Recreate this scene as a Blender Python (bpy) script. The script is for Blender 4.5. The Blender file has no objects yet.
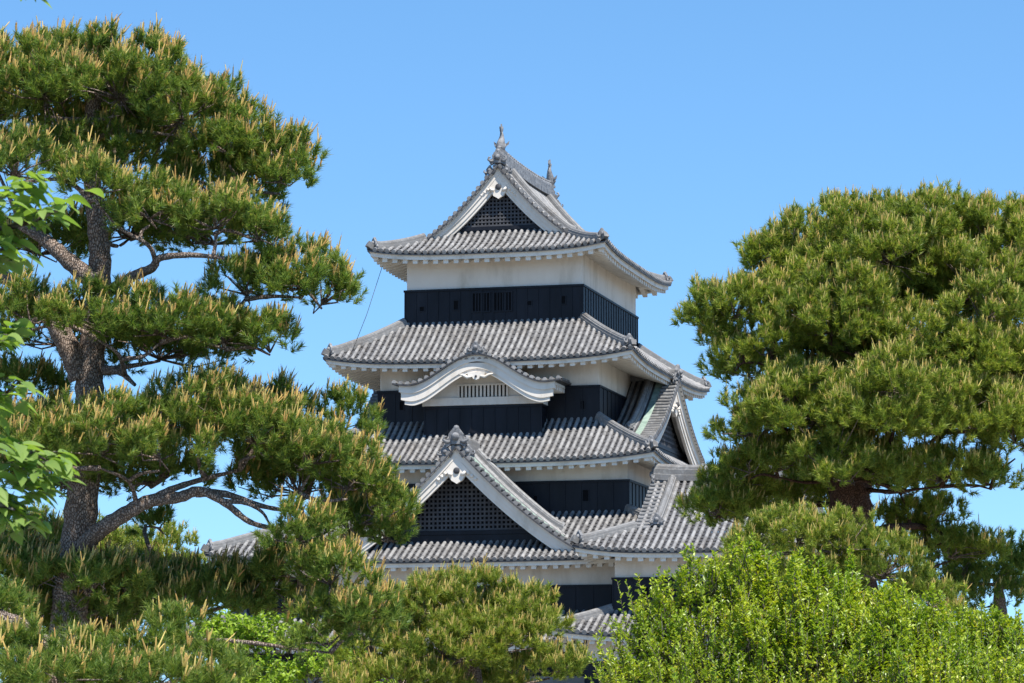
import bpy, math, random
import numpy as np
from math import sin, cos, pi, radians, sqrt, atan2
from mathutils import Vector, Matrix

random.seed(7); RNG = np.random.default_rng(11)
S = bpy.context.scene
COL = S.collection

# ------------------------------------------------------------------ camera, sky, sun, exposure
F_PX, PITCH, CAM_Z = 3228.0, radians(7.2), 1.7
cam = bpy.data.cameras.new('camera'); cam.lens = F_PX / 1024 * 36; cam.sensor_width = 36
cam.clip_start = 0.5; cam.clip_end = 9000
camo = bpy.data.objects.new('camera', cam); COL.objects.link(camo)
camo.location = (0, 0, CAM_Z); camo.rotation_euler = (pi / 2 + PITCH, 0, 0)
cam.dof.use_dof = True; cam.dof.focus_distance = 80; cam.dof.aperture_fstop = 20
S.camera = camo

SUN_EL, SUN_AZ = radians(60), radians(32)          # azimuth: to the right of straight behind the camera
sdir = Vector((sin(SUN_AZ) * cos(SUN_EL), -cos(SUN_AZ) * cos(SUN_EL), sin(SUN_EL)))
W = bpy.data.worlds.new('World'); S.world = W; W.use_nodes = True
nt = W.node_tree; nt.nodes.clear()
sky = nt.nodes.new('ShaderNodeTexSky'); sky.sky_type = 'NISHITA'; sky.sun_disc = False
sky.sun_elevation = SUN_EL; sky.sun_rotation = atan2(sdir.x, sdir.y)
sky.altitude = 600; sky.air_density = 1.0; sky.dust_density = 0.0; sky.ozone_density = 3.0
hs = nt.nodes.new('ShaderNodeHueSaturation'); hs.inputs['Saturation'].default_value = 1.17
hs.inputs['Value'].default_value = 0.88; hs.inputs['Hue'].default_value = 0.495
bg = nt.nodes.new('ShaderNodeBackground'); bg.inputs['Strength'].default_value = 0.15
wo = nt.nodes.new('ShaderNodeOutputWorld')
tcw = nt.nodes.new('ShaderNodeTexCoord'); lift = nt.nodes.new('ShaderNodeVectorMath'); lift.operation = 'ADD'; lift.inputs[1].default_value = (0, 0, .11)
nrmv = nt.nodes.new('ShaderNodeVectorMath'); nrmv.operation = 'NORMALIZE'
nt.links.new(tcw.outputs['Generated'], lift.inputs[0]); nt.links.new(lift.outputs[0], nrmv.inputs[0]); nt.links.new(nrmv.outputs[0], sky.inputs[0])
nt.links.new(sky.outputs[0], hs.inputs['Color']); nt.links.new(hs.outputs[0], bg.inputs[0]); nt.links.new(bg.outputs[0], wo.inputs[0])
sl = bpy.data.lights.new('sun', 'SUN'); sl.energy = 4.9; sl.angle = radians(0.53); sl.color = (1, 0.95, 0.87)
so = bpy.data.objects.new('sun', sl); COL.objects.link(so)
so.rotation_euler = (-sdir).to_track_quat('-Z', 'Y').to_euler()
S.view_settings.view_transform = 'Standard'; S.view_settings.look = 'None'
S.view_settings.exposure = 0.78; S.view_settings.gamma = 1.0; S.view_settings.use_curve_mapping = False
S.render.engine = 'CYCLES'
S.cycles.use_denoising = True
S.cycles.max_bounces = 6; S.cycles.diffuse_bounces = 4; S.cycles.transmission_bounces = 3; S.cycles.transparent_max_bounces = 4

# ------------------------------------------------------------------ helpers
def at(px, py, d):
    """point of the place that lies d metres in front of the camera on the sight line through a pixel"""
    x = (px - 512) / F_PX; u = (341.5 - py) / F_PX
    return np.array([x * d, (cos(PITCH) - u * sin(PITCH)) * d, CAM_Z + (sin(PITCH) + u * cos(PITCH)) * d])

def tag(o, label=None, cat=None, group=None, kind=None):
    if label: o['label'] = label
    if cat: o['category'] = cat
    if group: o['group'] = group
    if kind: o['kind'] = kind
    return o

def empty(name, loc=(0, 0, 0), rz=0):
    o = bpy.data.objects.new(name, None); COL.objects.link(o); o.location = loc; o.rotation_euler = (0, 0, rz); o.empty_display_size = .2
    return o

class MB:
    def __init__(s): s.v = []; s.f = []; s.m = []; s.n = 0; s.sm = []
    def add(s, verts, faces, mat=0, smooth=False):
        b = s.n; s.v.extend(tuple(map(float, p)) for p in verts); s.n += len(verts)
        for f in faces: s.f.append(tuple(i + b for i in f)); s.m.append(mat); s.sm.append(smooth)
    def box(s, lo, hi, mat=0):
        x0, y0, z0 = lo; x1, y1, z1 = hi
        s.add([(x0,y0,z0),(x1,y0,z0),(x1,y1,z0),(x0,y1,z0),(x0,y0,z1),(x1,y0,z1),(x1,y1,z1),(x0,y1,z1)],
              [(0,3,2,1),(4,5,6,7),(0,1,5,4),(1,2,6,5),(2,3,7,6),(3,0,4,7)], mat)
    def hexa(s, p, mat=0):                       # 4 bottom + 4 top points
        s.add(p, [(0,3,2,1),(4,5,6,7),(0,1,5,4),(1,2,6,5),(2,3,7,6),(3,0,4,7)], mat)
    def prism(s, outline, fr, v0, v1, mat=0):    # outline [(u,z)], fr(u,v,z)->xyz
        n = len(outline)
        vs = [fr(u, v0, z) for u, z in outline] + [fr(u, v1, z) for u, z in outline]
        fs = [tuple(range(n)), tuple(range(2 * n - 1, n - 1, -1))] + [(i, i + n, (i + 1) % n + n, (i + 1) % n) for i in range(n)]
        s.add(vs, fs, mat)
    def sweep(s, path, prof, mat=0, smooth=False):   # profile (lateral, up) along a path, kept upright
        path = [np.array(p, float) for p in path]; n = len(path); k = len(prof); vs = []
        for i, p in enumerate(path):
            t = path[min(i + 1, n - 1)] - path[max(i - 1, 0)]; t /= np.linalg.norm(t)
            lat = np.cross(t, (0, 0, 1)); L = np.linalg.norm(lat); lat = lat / L if L > 1e-6 else np.array([1., 0, 0])
            up = np.cross(lat, t)
            vs += [p + lat * a + up * b for a, b in prof]
        fs = [(i*k+j, i*k+(j+1) % k, (i+1)*k+(j+1) % k, (i+1)*k+j) for i in range(n-1) for j in range(k)]
        fs += [tuple(range(k-1, -1, -1)), tuple((n-1)*k + j for j in range(k))]
        s.add(vs, fs, mat, smooth)
    def tube(s, path, radii, seg=8, mat=0):
        path = [np.array(p, float) for p in path]; n = len(path); vs = []
        ref = np.array([0.31, 0.9, 0.17])
        for i, p in enumerate(path):
            t = path[min(i + 1, n - 1)] - path[max(i - 1, 0)]; t /= np.linalg.norm(t) + 1e-12
            a = np.cross(t, ref); a /= np.linalg.norm(a) + 1e-12; b = np.cross(t, a)
            vs += [p + radii[i] * (cos(2*pi*j/seg) * a + sin(2*pi*j/seg) * b) for j in range(seg)]
        fs = [(i*seg+j, i*seg+(j+1) % seg, (i+1)*seg+(j+1) % seg, (i+1)*seg+j) for i in range(n-1) for j in range(seg)]
        fs += [tuple(range(seg-1, -1, -1)), tuple((n-1)*seg + j for j in range(seg))]
        s.add(vs, fs, mat, True)
    def ball(s, c, r, mat=0, nu=8, nv=6):
        if np.isscalar(r): r = (r, r, r)
        vs = [(c[0]+r[0]*cos(2*pi*i/nu)*sin(pi*j/nv), c[1]+r[1]*sin(2*pi*i/nu)*sin(pi*j/nv), c[2]+r[2]*cos(pi*j/nv)) for j in range(nv+1) for i in range(nu)]
        fs = [(j*nu+i, (j+1)*nu+i, (j+1)*nu+(i+1) % nu, j*nu+(i+1) % nu) for j in range(nv) for i in range(nu)]
        s.add(vs, fs, mat, True)
    def build(s, name, mats, parent=None):
        me = bpy.data.meshes.new(name); me.from_pydata(s.v, [], s.f); me.update()
        for m in (mats if isinstance(mats, (list, tuple)) else [mats]): me.materials.append(m)
        me.polygons.foreach_set('material_index', s.m); me.polygons.foreach_set('use_smooth', s.sm)
        o = bpy.data.objects.new(name, me); COL.objects.link(o)
        if parent: o.parent = parent
        return o

def np_mesh(name, V, FA, mats, mi=None, parent=None, smooth=False):
    """mesh from arrays: V (n,3), FA list of (m,k) index arrays (k = 3 or 4), mi one material index per array"""
    me = bpy.data.meshes.new(name); me.vertices.add(len(V)); me.vertices.foreach_set('co', np.ascontiguousarray(V, np.float32).ravel())
    loops = np.concatenate([f.ravel() for f in FA]).astype(np.int32)
    tot = np.concatenate([np.full(len(f), f.shape[1], np.int32) for f in FA])
    st = np.concatenate([[0], np.cumsum(tot)[:-1]]).astype(np.int32)
    me.loops.add(len(loops)); me.loops.foreach_set('vertex_index', loops)
    me.polygons.add(len(tot)); me.polygons.foreach_set('loop_start', st); me.polygons.foreach_set('loop_total', tot)
    for m in mats: me.materials.append(m)
    if mi is not None:
        me.polygons.foreach_set('material_index', np.concatenate([np.full(len(f), i, np.int32) for f, i in zip(FA, mi)]))
    me.polygons.foreach_set('use_smooth', np.full(len(tot), smooth))
    me.update(calc_edges=True)
    o = bpy.data.objects.new(name, me); COL.objects.link(o)
    if parent: o.parent = parent
    return o

# ------------------------------------------------------------------ materials
class Mat:
    def __init__(s, name, rough=.7, spec=.3, metal=0):
        s.m = bpy.data.materials.new(name); s.m.use_nodes = True; s.t = s.m.node_tree
        s.b = s.t.nodes['Principled BSDF']; s.b.inputs['Roughness'].default_value = rough
        s.b.inputs['Specular IOR Level'].default_value = spec; s.b.inputs['Metallic'].default_value = metal
    def n(s, kind, **kw):
        nd = s.t.nodes.new('ShaderNode' + kind)
        for k, v in kw.items():
            if k in nd.inputs: nd.inputs[k].default_value = v
            else: setattr(nd, k, v)
        return nd
    def l(s, a, b): s.t.links.new(a, b)
    def ramp(s, fac, stops):
        r = s.n('ValToRGB'); e = r.color_ramp.elements
        while len(e) < len(stops): e.new(.5)
        for el, (p, c) in zip(e, stops): el.position = p; el.color = (*c, 1)
        s.l(fac, r.inputs[0]); return r.outputs[0]
    def noise(s, scale, detail=4, rough=.6, stretch=None):
        tc = s.n('TexCoord'); nz = s.n('TexNoise', Scale=scale, Detail=detail, Roughness=rough)
        if stretch:
            mp = s.n('Mapping'); mp.inputs['Scale'].default_value = stretch; s.l(tc.outputs['Object'], mp.inputs[0]); s.l(mp.outputs[0], nz.inputs['Vector'])
        else: s.l(tc.outputs['Object'], nz.inputs['Vector'])
        return nz.outputs[0]
    def mix(s, fac, a, b, blend='MIX'):
        m = s.n('Mix', data_type='RGBA', blend_type=blend)
        for v, i in ((fac, 0), (a, 6), (b, 7)):
            if hasattr(v, 'links'): s.l(v, m.inputs[i])
            else: m.inputs[i].default_value = v if i == 0 else (*v, 1)
        return m.outputs[2]
    def base(s, c):
        if hasattr(c, 'links'): s.l(c, s.b.inputs['Base Color'])
        else: s.b.inputs['Base Color'].default_value = (*c, 1)
        return s
    def bump(s, h, strength=.3, dist=.02):
        b = s.n('Bump', Strength=strength, Distance=dist); s.l(h, b.inputs['Height']); s.l(b.outputs[0], s.b.inputs['Normal']); return s
    def island(s): return s.n('NewGeometry').outputs['Random Per Island']

def m_tile(name, lo, hi, white):
    m = Mat(name, .55, .35); r = m.ramp(m.island(), [(0, lo), (.55, tuple((a+b)/2 for a, b in zip(lo, hi))), (1, hi)])
    n1 = m.ramp(m.noise(.7, 6, .75), [(.32, (.72, .675, .63)), (.5, (.95, .95, .95)), (.68, (1.1, 1.1, 1.1))])
    c = m.mix(1.0, r, n1, 'MULTIPLY')
    lime = m.ramp(m.noise(6, 3, .6), [(.50, (0, 0, 0)), (.70, (.45, .45, .45))])
    m.base(m.mix(lime, c, white)); m.bump(m.noise(25, 3), .25, .01); return m.m
TILE = m_tile('roof_tile', (.165, .160, .156), (.285, .277, .268), (.37, .36, .345))
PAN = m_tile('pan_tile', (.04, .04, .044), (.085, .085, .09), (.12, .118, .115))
RIDGE = m_tile('ridge_tile', (.12, .118, .115), (.22, .215, .21), (.34, .335, .325))
m = Mat('ornament_tile', .6, .3); m.base(m.ramp(m.noise(5, 4), [(.3, (.09, .09, .095)), (.7, (.26, .26, .26))])); m.bump(m.noise(14, 4), .6, .03); ORN = m.m
m = Mat('white_plaster', .85, .15)
c = m.ramp(m.noise(.9, 6, .65, (1, 1, .35)), [(.3, (.52, .465, .39)), (.5, (.68, .62, .545)), (.8, (.74, .685, .615))]); m.base(c); m.bump(m.noise(8, 4), .12, .01); PLASTER = m.m
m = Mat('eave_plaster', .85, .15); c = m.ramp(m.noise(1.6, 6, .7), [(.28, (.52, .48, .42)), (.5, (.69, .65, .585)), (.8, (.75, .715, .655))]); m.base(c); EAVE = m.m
m = Mat('black_lacquered_boards', .5, .22)
c = m.ramp(m.noise(1.2, 5, .7, (1, 1, .25)), [(.3, (.003, .0035, .006)), (.6, (.009, .010, .015)), (.85, (.022, .023, .028))]); m.base(c); m.bump(m.noise(9, 4, .6, (1, 1, .1)), .2, .01); LACQ = m.m
m = Mat('dark_interior', .9, .1); m.base((.006, .006, .007)); DARK = m.m
m = Mat('grey_timber', .75, .2); m.base(m.ramp(m.noise(3, 4), [(.3, (.045, .045, .05)), (.7, (.085, .085, .09))])); TIMBER = m.m
m = Mat('green_copper', .6, .3); m.base(m.ramp(m.noise(3, 5), [(.35, (.17, .24, .20)), (.7, (.33, .41, .35))])); COPPER = m.m
m = Mat('stone_base_mat', .9, .2)
tc = m.n('TexCoord'); vo = m.n('TexVoronoi', Scale=.9); m.l(tc.outputs['Object'], vo.inputs['Vector'])
m.base(m.mix(m.noise(3, 5), m.ramp(vo.outputs['Color'], [(0, (.16, .155, .145)), (1, (.34, .33, .30))]), (.22, .21, .2))); m.bump(vo.outputs['Distance'], .9, .25); STONE = m.m
m = Mat('park_gravel', .95, .1); m.base(m.ramp(m.noise(.35, 8, .7), [(.3, (.15, .135, .105)), (.7, (.25, .235, .20))])); m.bump(m.noise(6, 4), .6, .08); LAWN = m.m
m = Mat('soffit_mat', .9, .1); m.base(m.ramp(m.noise(2, 4), [(.3, (.20, .19, .17)), (.7, (.34, .32, .29))])); SOFFIT = m.m  # darker than the white eaves so gaps between rafters read as shade
m = Mat('cable_mat', .6); m.base((.03, .03, .03)); CABLE = m.m

def m_bark(name, a, b, c3, scale):
    m = Mat(name, .9, .15); tc = m.n('TexCoord'); mp = m.n('Mapping'); mp.inputs['Scale'].default_value = (1, 1, .45); m.l(tc.outputs['Object'], mp.inputs[0])
    vo = m.n('TexVoronoi', Scale=scale, feature='DISTANCE_TO_EDGE'); m.l(mp.outputs[0], vo.inputs['Vector'])
    pl = m.n('TexVoronoi', Scale=scale); m.l(mp.outputs[0], pl.inputs['Vector'])
    col = m.ramp(pl.outputs['Color'], [(0, a), (1, b)])
    col = m.mix(m.ramp(m.noise(scale * 1.5, 5, .7), [(.45, (0, 0, 0)), (.75, (1, 1, 1))]), col, c3)
    crack = m.ramp(vo.outputs['Distance'], [(0, (.45, .4, .37)), (.15, (1, 1, 1))])
    m.base(m.mix(1.0, col, crack, 'MULTIPLY')); m.bump(m.ramp(vo.outputs['Distance'], [(0, (0, 0, 0)), (.18, (1, 1, 1))]), .9, .03); return m.m
BARK = m_bark('pine_bark', (.21, .15, .115), (.36, .28, .225), (.42, .37, .325), 46)
BARK_R = m_bark('red_pine_bark', (.075, .040, .028), (.14, .075, .05), (.17, .11, .08), 40)
BARK2 = m_bark('grey_bark', (.10, .085, .07), (.19, .165, .14), (.24, .22, .19), 18)

def m_leaf(name, stops, nz_lo, nz_hi, nscale, rough=.5, trans=0.0, tcol=None, spec=.3):
    m = Mat(name, rough, spec); c = m.ramp(m.island(), stops)
    c = m.mix(1.0, c, m.ramp(m.noise(nscale, 2), [(.35, nz_lo), (.65, nz_hi)]), 'MULTIPLY'); m.base(c)
    if trans:
        tr = m.n('BsdfTranslucent'); m.l(m.mix(1.0, c, tcol, 'MULTIPLY'), tr.inputs['Color'])
        mx = m.n('MixShader'); mx.inputs[0].default_value = trans
        out = [n for n in m.t.nodes if n.type == 'OUTPUT_MATERIAL'][0]
        m.l(m.b.outputs[0], mx.inputs[1]); m.l(tr.outputs[0], mx.inputs[2]); m.l(mx.outputs[0], out.inputs[0])
    return m.m
NEEDLE = m_leaf('pine_needles', [(0, (.068, .138, .030)), (.55, (.165, .245, .045)), (.96, (.28, .32, .07)), (1, (.24, .17, .06))], (.8, .85, .8), (1.2, 1.12, 1.0), 1.6, .45, .38, (1.3, 1.4, .7))
NEEDLE_R = m_leaf('pine_needles_olive', [(0, (.105, .175, .030)), (.55, (.235, .295, .046)), (.96, (.37, .38, .08)), (1, (.28, .19, .07))], (.8, .85, .8), (1.2, 1.15, 1.0), 1.0, .45, .38, (1.3, 1.4, .7))
CANDLE = m_leaf('pine_candles', [(0, (.40, .22, .065)), (.5, (.53, .36, .105)), (1, (.46, .40, .12))], (.9, .9, .9), (1.1, 1.1, 1.1), 2, .7, 0)
CANDLE_R = m_leaf('pine_candles_olive', [(0, (.44, .28, .08)), (.5, (.48, .37, .11)), (1, (.42, .40, .10))], (.9, .9, .9), (1.1, 1.1, 1.1), 2, .7, 0)
TIP = m_leaf('candle_tips', [(0, (.10, .07, .09)), (1, (.22, .14, .13))], (.9, .9, .9), (1.1, 1.1, 1.1), 2, .7, 0)
BUSH = m_leaf('fresh_leaves', [(0, (.18, .27, .024)), (.6, (.33, .43, .033)), (.96, (.44, .50, .055)), (1, (.46, .36, .05))], (.68, .78, .7), (1.18, 1.10, 1.0), 1.6, .38, .35, (1.5, 1.5, .6), .4)
MAPLE = m_leaf('maple_leaves', [(0, (.16, .27, .02)), (1, (.34, .44, .05))], (.85, .9, .8), (1.1, 1.1, 1), .9, .45, .35, (1.5, 1.5, .6))
CHERRY = m_leaf('cherry_leaves', [(0, (.13, .21, .055)), (1, (.21, .30, .09))], (.9, .95, .9), (1.15, 1.1, .9), 9, .55, .4, (1.7, 1.8, .6), .3)

# ------------------------------------------------------------------ ground
g = MB(); R = 4500
N = 48; g.add([(0, 0, 0)] + [(R*cos(2*pi*i/N), R*sin(2*pi*i/N), 0) for i in range(N)], [(0, 1+i, 1+(i+1) % N) for i in range(N)])
tag(g.build('ground', LAWN), kind='structure')

# ------------------------------------------------------------------ roofs
SP = .31
SIDES = [((1, 0), (0, 1)), ((0, 1), (-1, 0)), ((-1, 0), (0, -1)), ((0, -1), (1, 0))]   # along, inward: front, right, back, left

def zfun(z0, s0, c): return lambda d: z0 + s0 * d + c * d * d

class Roof:
    """a hipped (or hip-and-gable) tiled roof round a rectangle; ax, ay half sizes of the eave line"""
    def __init__(s, cx, cy, ax, ay, Z, dtop, lift, over, verge=None, dg=None, ridge_axis='y', skirt=.75):
        s.cx, s.cy, s.ax, s.ay, s.Z, s.dtop, s.lift, s.over = cx, cy, ax, ay, Z, dtop, lift, over
        s.verge, s.dg, s.raxis, s.skirt = verge, dg, ridge_axis, skirt
    def side(s, k):
        es, ei = SIDES[k]; A, P = (s.ax, s.ay) if k % 2 == 0 else (s.ay, s.ax)
        long = s.verge is not None and ((k % 2 == 1) == (s.raxis == 'y'))
        if s.verge is None: dm = lambda t: max(0, min(s.dtop, A - abs(t)))
        elif long: dm = lambda t: P if abs(t) <= A - s.dg else max(0, A - abs(t))
        else: dm = lambda t: max(0, min(s.dg + s.skirt, A - abs(t)))
        return es, ei, A, P, dm
    def z(s, t, d, A):
        dl = s.dg or s.dtop
        r = min(1, abs(t) / max(.3, A - min(max(d, 0), dl)))
        return s.Z(max(d, 0)) + (d * .35 if d < 0 else 0) + s.lift * r ** 4 * max(0, 1 - max(d, 0) / (dl * 1.02))
    def pt(s, k, t, d, h=0):
        es, ei, A, P, _ = s.side(k)
        return np.array([s.cx - ei[0]*(P-d) + es[0]*t, s.cy - ei[1]*(P-d) + es[1]*t, s.z(t, d, A) + h])
    def hip(s, k, d, h=0):                     # corner between side k and k+1 (at +t end of side k)
        A = s.side(k)[2]; return s.pt(k, A - d, d, h)

def ring(c, lat, n, r, a0=0, a1=pi, seg=6):
    return [c + r * (cos(a0 + (a1-a0)*j/seg) * lat + sin(a0 + (a1-a0)*j/seg) * n) for j in range(seg + 1)]

def rib(mb, P, lat, L, step=.31, r=.088, cap=True):
    """a row of round tiles: P(d) centre line from d=0 to L"""
    nC = max(1, int(round(L / step)))
    ds = [L * i / nC for i in range(nC + 1)]
    for i in range(nC):
        a, b = P(ds[i]), P(min(L, ds[i + 1] + .03)); t = b - a; t = t / (np.linalg.norm(t) + 1e-9)
        n = np.cross(lat, t); n = n if n[2] > 0 else -n
        j = random.uniform(-.003, .003)
        R0 = ring(a, lat, n, r + .003 + j); R1 = ring(b, lat, n, r - .004 + j)
        mb.add(R0 + R1, [(q, q+1, q+8, q+7) for q in range(6)] + ([] if i else [tuple(range(6, -1, -1))]), 0, False)
        if i == 0 and cap:
            c = a - t * .02; D = ring(c, lat, n, r + .022, 0, 2*pi, 10)[:-1]; D2 = ring(a + t*.05, lat, n, r + .022, 0, 2*pi, 10)[:-1]
            mb.add(D + D2, [tuple(range(10))] + [(q, q+10, (q+1) % 10 + 10, (q+1) % 10) for q in range(10)], 0)

def ridge_prof(w, h):
    return [(-w/2*1.1, -.12), (-w/2*1.1, h*.22), (-w/2, h*.25), (-w/2, h*.62), (-w*.36, h*.66), (-w*.33, h*.82), (-w*.17, h*.97), (0, h*1.02),
            (w*.17, h*.97), (w*.33, h*.82), (w*.36, h*.66), (w/2, h*.62), (w/2, h*.25), (w/2*1.1, h*.22), (w/2*1.1, -.12)]

def ornament(mb, pos, face, s=1.0, mat=0):
    """ridge-end tile: shield plate with a round boss, shoulder curls and a raised horn; face = horizontal outward direction"""
    f = np.array([face[0], face[1], 0.]); f /= np.linalg.norm(f); lat = np.array([-f[1], f[0], 0.]); pos = np.array(pos, float)
    fr = lambda u, v, z: pos + lat*u*s + f*v*s + np.array([0, 0, z*s])
    out = [(-.34, -.12), (-.40, .02), (-.36, .16), (-.25, .2), (-.27, .34), (-.18, .46), (-.1, .56), (.1, .56), (.18, .46), (.27, .34), (.25, .2), (.36, .16), (.40, .02), (.34, -.12), (.16, -.02), (-.16, -.02)]
    mb.prism(out, fr, -.1, .08, mat)
    mb.ball(fr(0, .1, .26), .15*s, mat, 9, 6)
    mb.ball(fr(0, -.02, .56), .12*s, mat, 8, 5)
    for q in (-1, 1):
        mb.tube([fr(q*.2, .06, .08), fr(q*.34, .1, .06), fr(q*.44, .1, .14), fr(q*.42, .08, .26), fr(q*.33, .06, .26)], [.06*s, .07*s, .065*s, .05*s, .03*s], 6, mat)

def build_roof(r, parent, name='roof', ridges=True, hips=True):
    t = MB(); pans = MB(); ev = MB(); sf_ = MB()
    for k in range(4):
        es, ei, A, P, dm = r.side(k); lat = np.array([es[0], es[1], 0.])
        n = int(2 * A / SP); off = (2*A - n*SP) / 2
        xs = [-A + off + i * SP for i in range(n + 1)]
        for x in xs:
            L = dm(x)
            if L > .12: rib(t, lambda d, x=x: r.pt(k, x, d - .04, .05), lat, L + .02)
        edges = [-A] + [x + SP/2 for x in xs[:-1]] + [A]
        for a, b in zip(edges[:-1], edges[1:]):
            la, lb = dm(a), dm(b)
            if r.verge is not None and abs(la - lb) > 2: la = lb = min(la, lb) if min(la, lb) > r.dg*.9 else max(la, lb)
            L = max(la, lb); nC = max(1, int(round(L / .31)))
            for i in range(nC):
                d0, d1 = L*i/nC, L*(i+1)/nC
                q = [r.pt(k, a, min(d0, la) - (.06 if i == 0 else 0), .03), r.pt(k, b, min(d0, lb) - (.06 if i == 0 else 0), .03), r.pt(k, b, min(d1, lb), .0), r.pt(k, a, min(d1, la), .0)]
                pans.add(q, [(0, 1, 2, 3)])
        # white eave: fascia, rafters, and the darkened soffit
        m_ = max(8, int(2*A / .8)); ts = [-1 + 2*i/m_ for i in range(m_ + 1)]
        def strip(d0, d1, h0, h1, mb, mat=0, hi=None):
            for i in range(m_):
                p = []
                for (hh0, hh1) in ((h1, h1), (h0, h0)):
                    p += [r.pt(k, ts[i]*(A-d0), d0, hh0), r.pt(k, ts[i+1]*(A-d0), d0, hh0), r.pt(k, ts[i+1]*(A-d1), d1, hh1), r.pt(k, ts[i]*(A-d1), d1, hh1)]
                mb.hexa(p, mat)
        strip(-.02, .10, -.025, -.10, pans)                    # lip of pan tiles
        strip(.10, .24, -.03, -.33, ev)                        # fascia
        strip(.06, .12, -.06, -.15, ev)                        # thin moulding
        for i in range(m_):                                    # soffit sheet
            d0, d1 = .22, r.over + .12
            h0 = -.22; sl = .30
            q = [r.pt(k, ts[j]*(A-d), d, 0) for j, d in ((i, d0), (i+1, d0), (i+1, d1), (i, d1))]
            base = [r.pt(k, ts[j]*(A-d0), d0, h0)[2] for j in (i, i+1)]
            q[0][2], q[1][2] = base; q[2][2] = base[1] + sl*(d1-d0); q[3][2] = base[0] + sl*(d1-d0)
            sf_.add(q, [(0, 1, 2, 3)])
        nr = int(2*(A-.25) / .5); o2 = (2*(A-.25) - nr*.5) / 2
        for i in range(nr + 1):
            x = -A + .25 + o2 + i*.5; L = min(r.over + .1, A - abs(x))
            if L < .3: continue
            zf = r.pt(k, x, .22)[2]; p = []
            for hh in (-.53, -.2):
                for d, xx in ((.2, x-.115), (.2, x+.115), (L, x+.115), (L, x-.115)):
                    b = r.pt(k, xx, d); p.append(np.array([b[0], b[1], zf + hh + .30*(d-.22)]))
            ev.hexa(p)
    ro = t.build(name, TILE, parent)
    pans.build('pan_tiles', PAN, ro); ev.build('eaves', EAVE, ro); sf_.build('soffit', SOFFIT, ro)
    if hips:
        for k in range(4):
            dl = r.dg if r.verge is not None else r.dtop
            path = [r.hip(k, dl - (dl - .28)*i/9, .06) for i in range(10)]
            path[-1] = path[-1] + np.array([0, 0, .04])
            h = MB(); h.sweep(path, ridge_prof(.32, .30)); 
            tip = [r.hip(k, .6, .02), r.hip(k, .3, .06), r.hip(k, .1, .13), r.hip(k, -.02, .26)]
            h.sweep(tip, ridge_prof(.22, .2))
            rd = h.build('hip_ridge', RIDGE, ro)
            o = MB(); c = r.hip(k, .24, .10); dirv = r.hip(k, 0)[:2] - r.hip(k, 1)[:2]
            ornament(o, c, dirv, .72); ob = o.build('corner_ornament', ORN, ro)
    return ro

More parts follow.
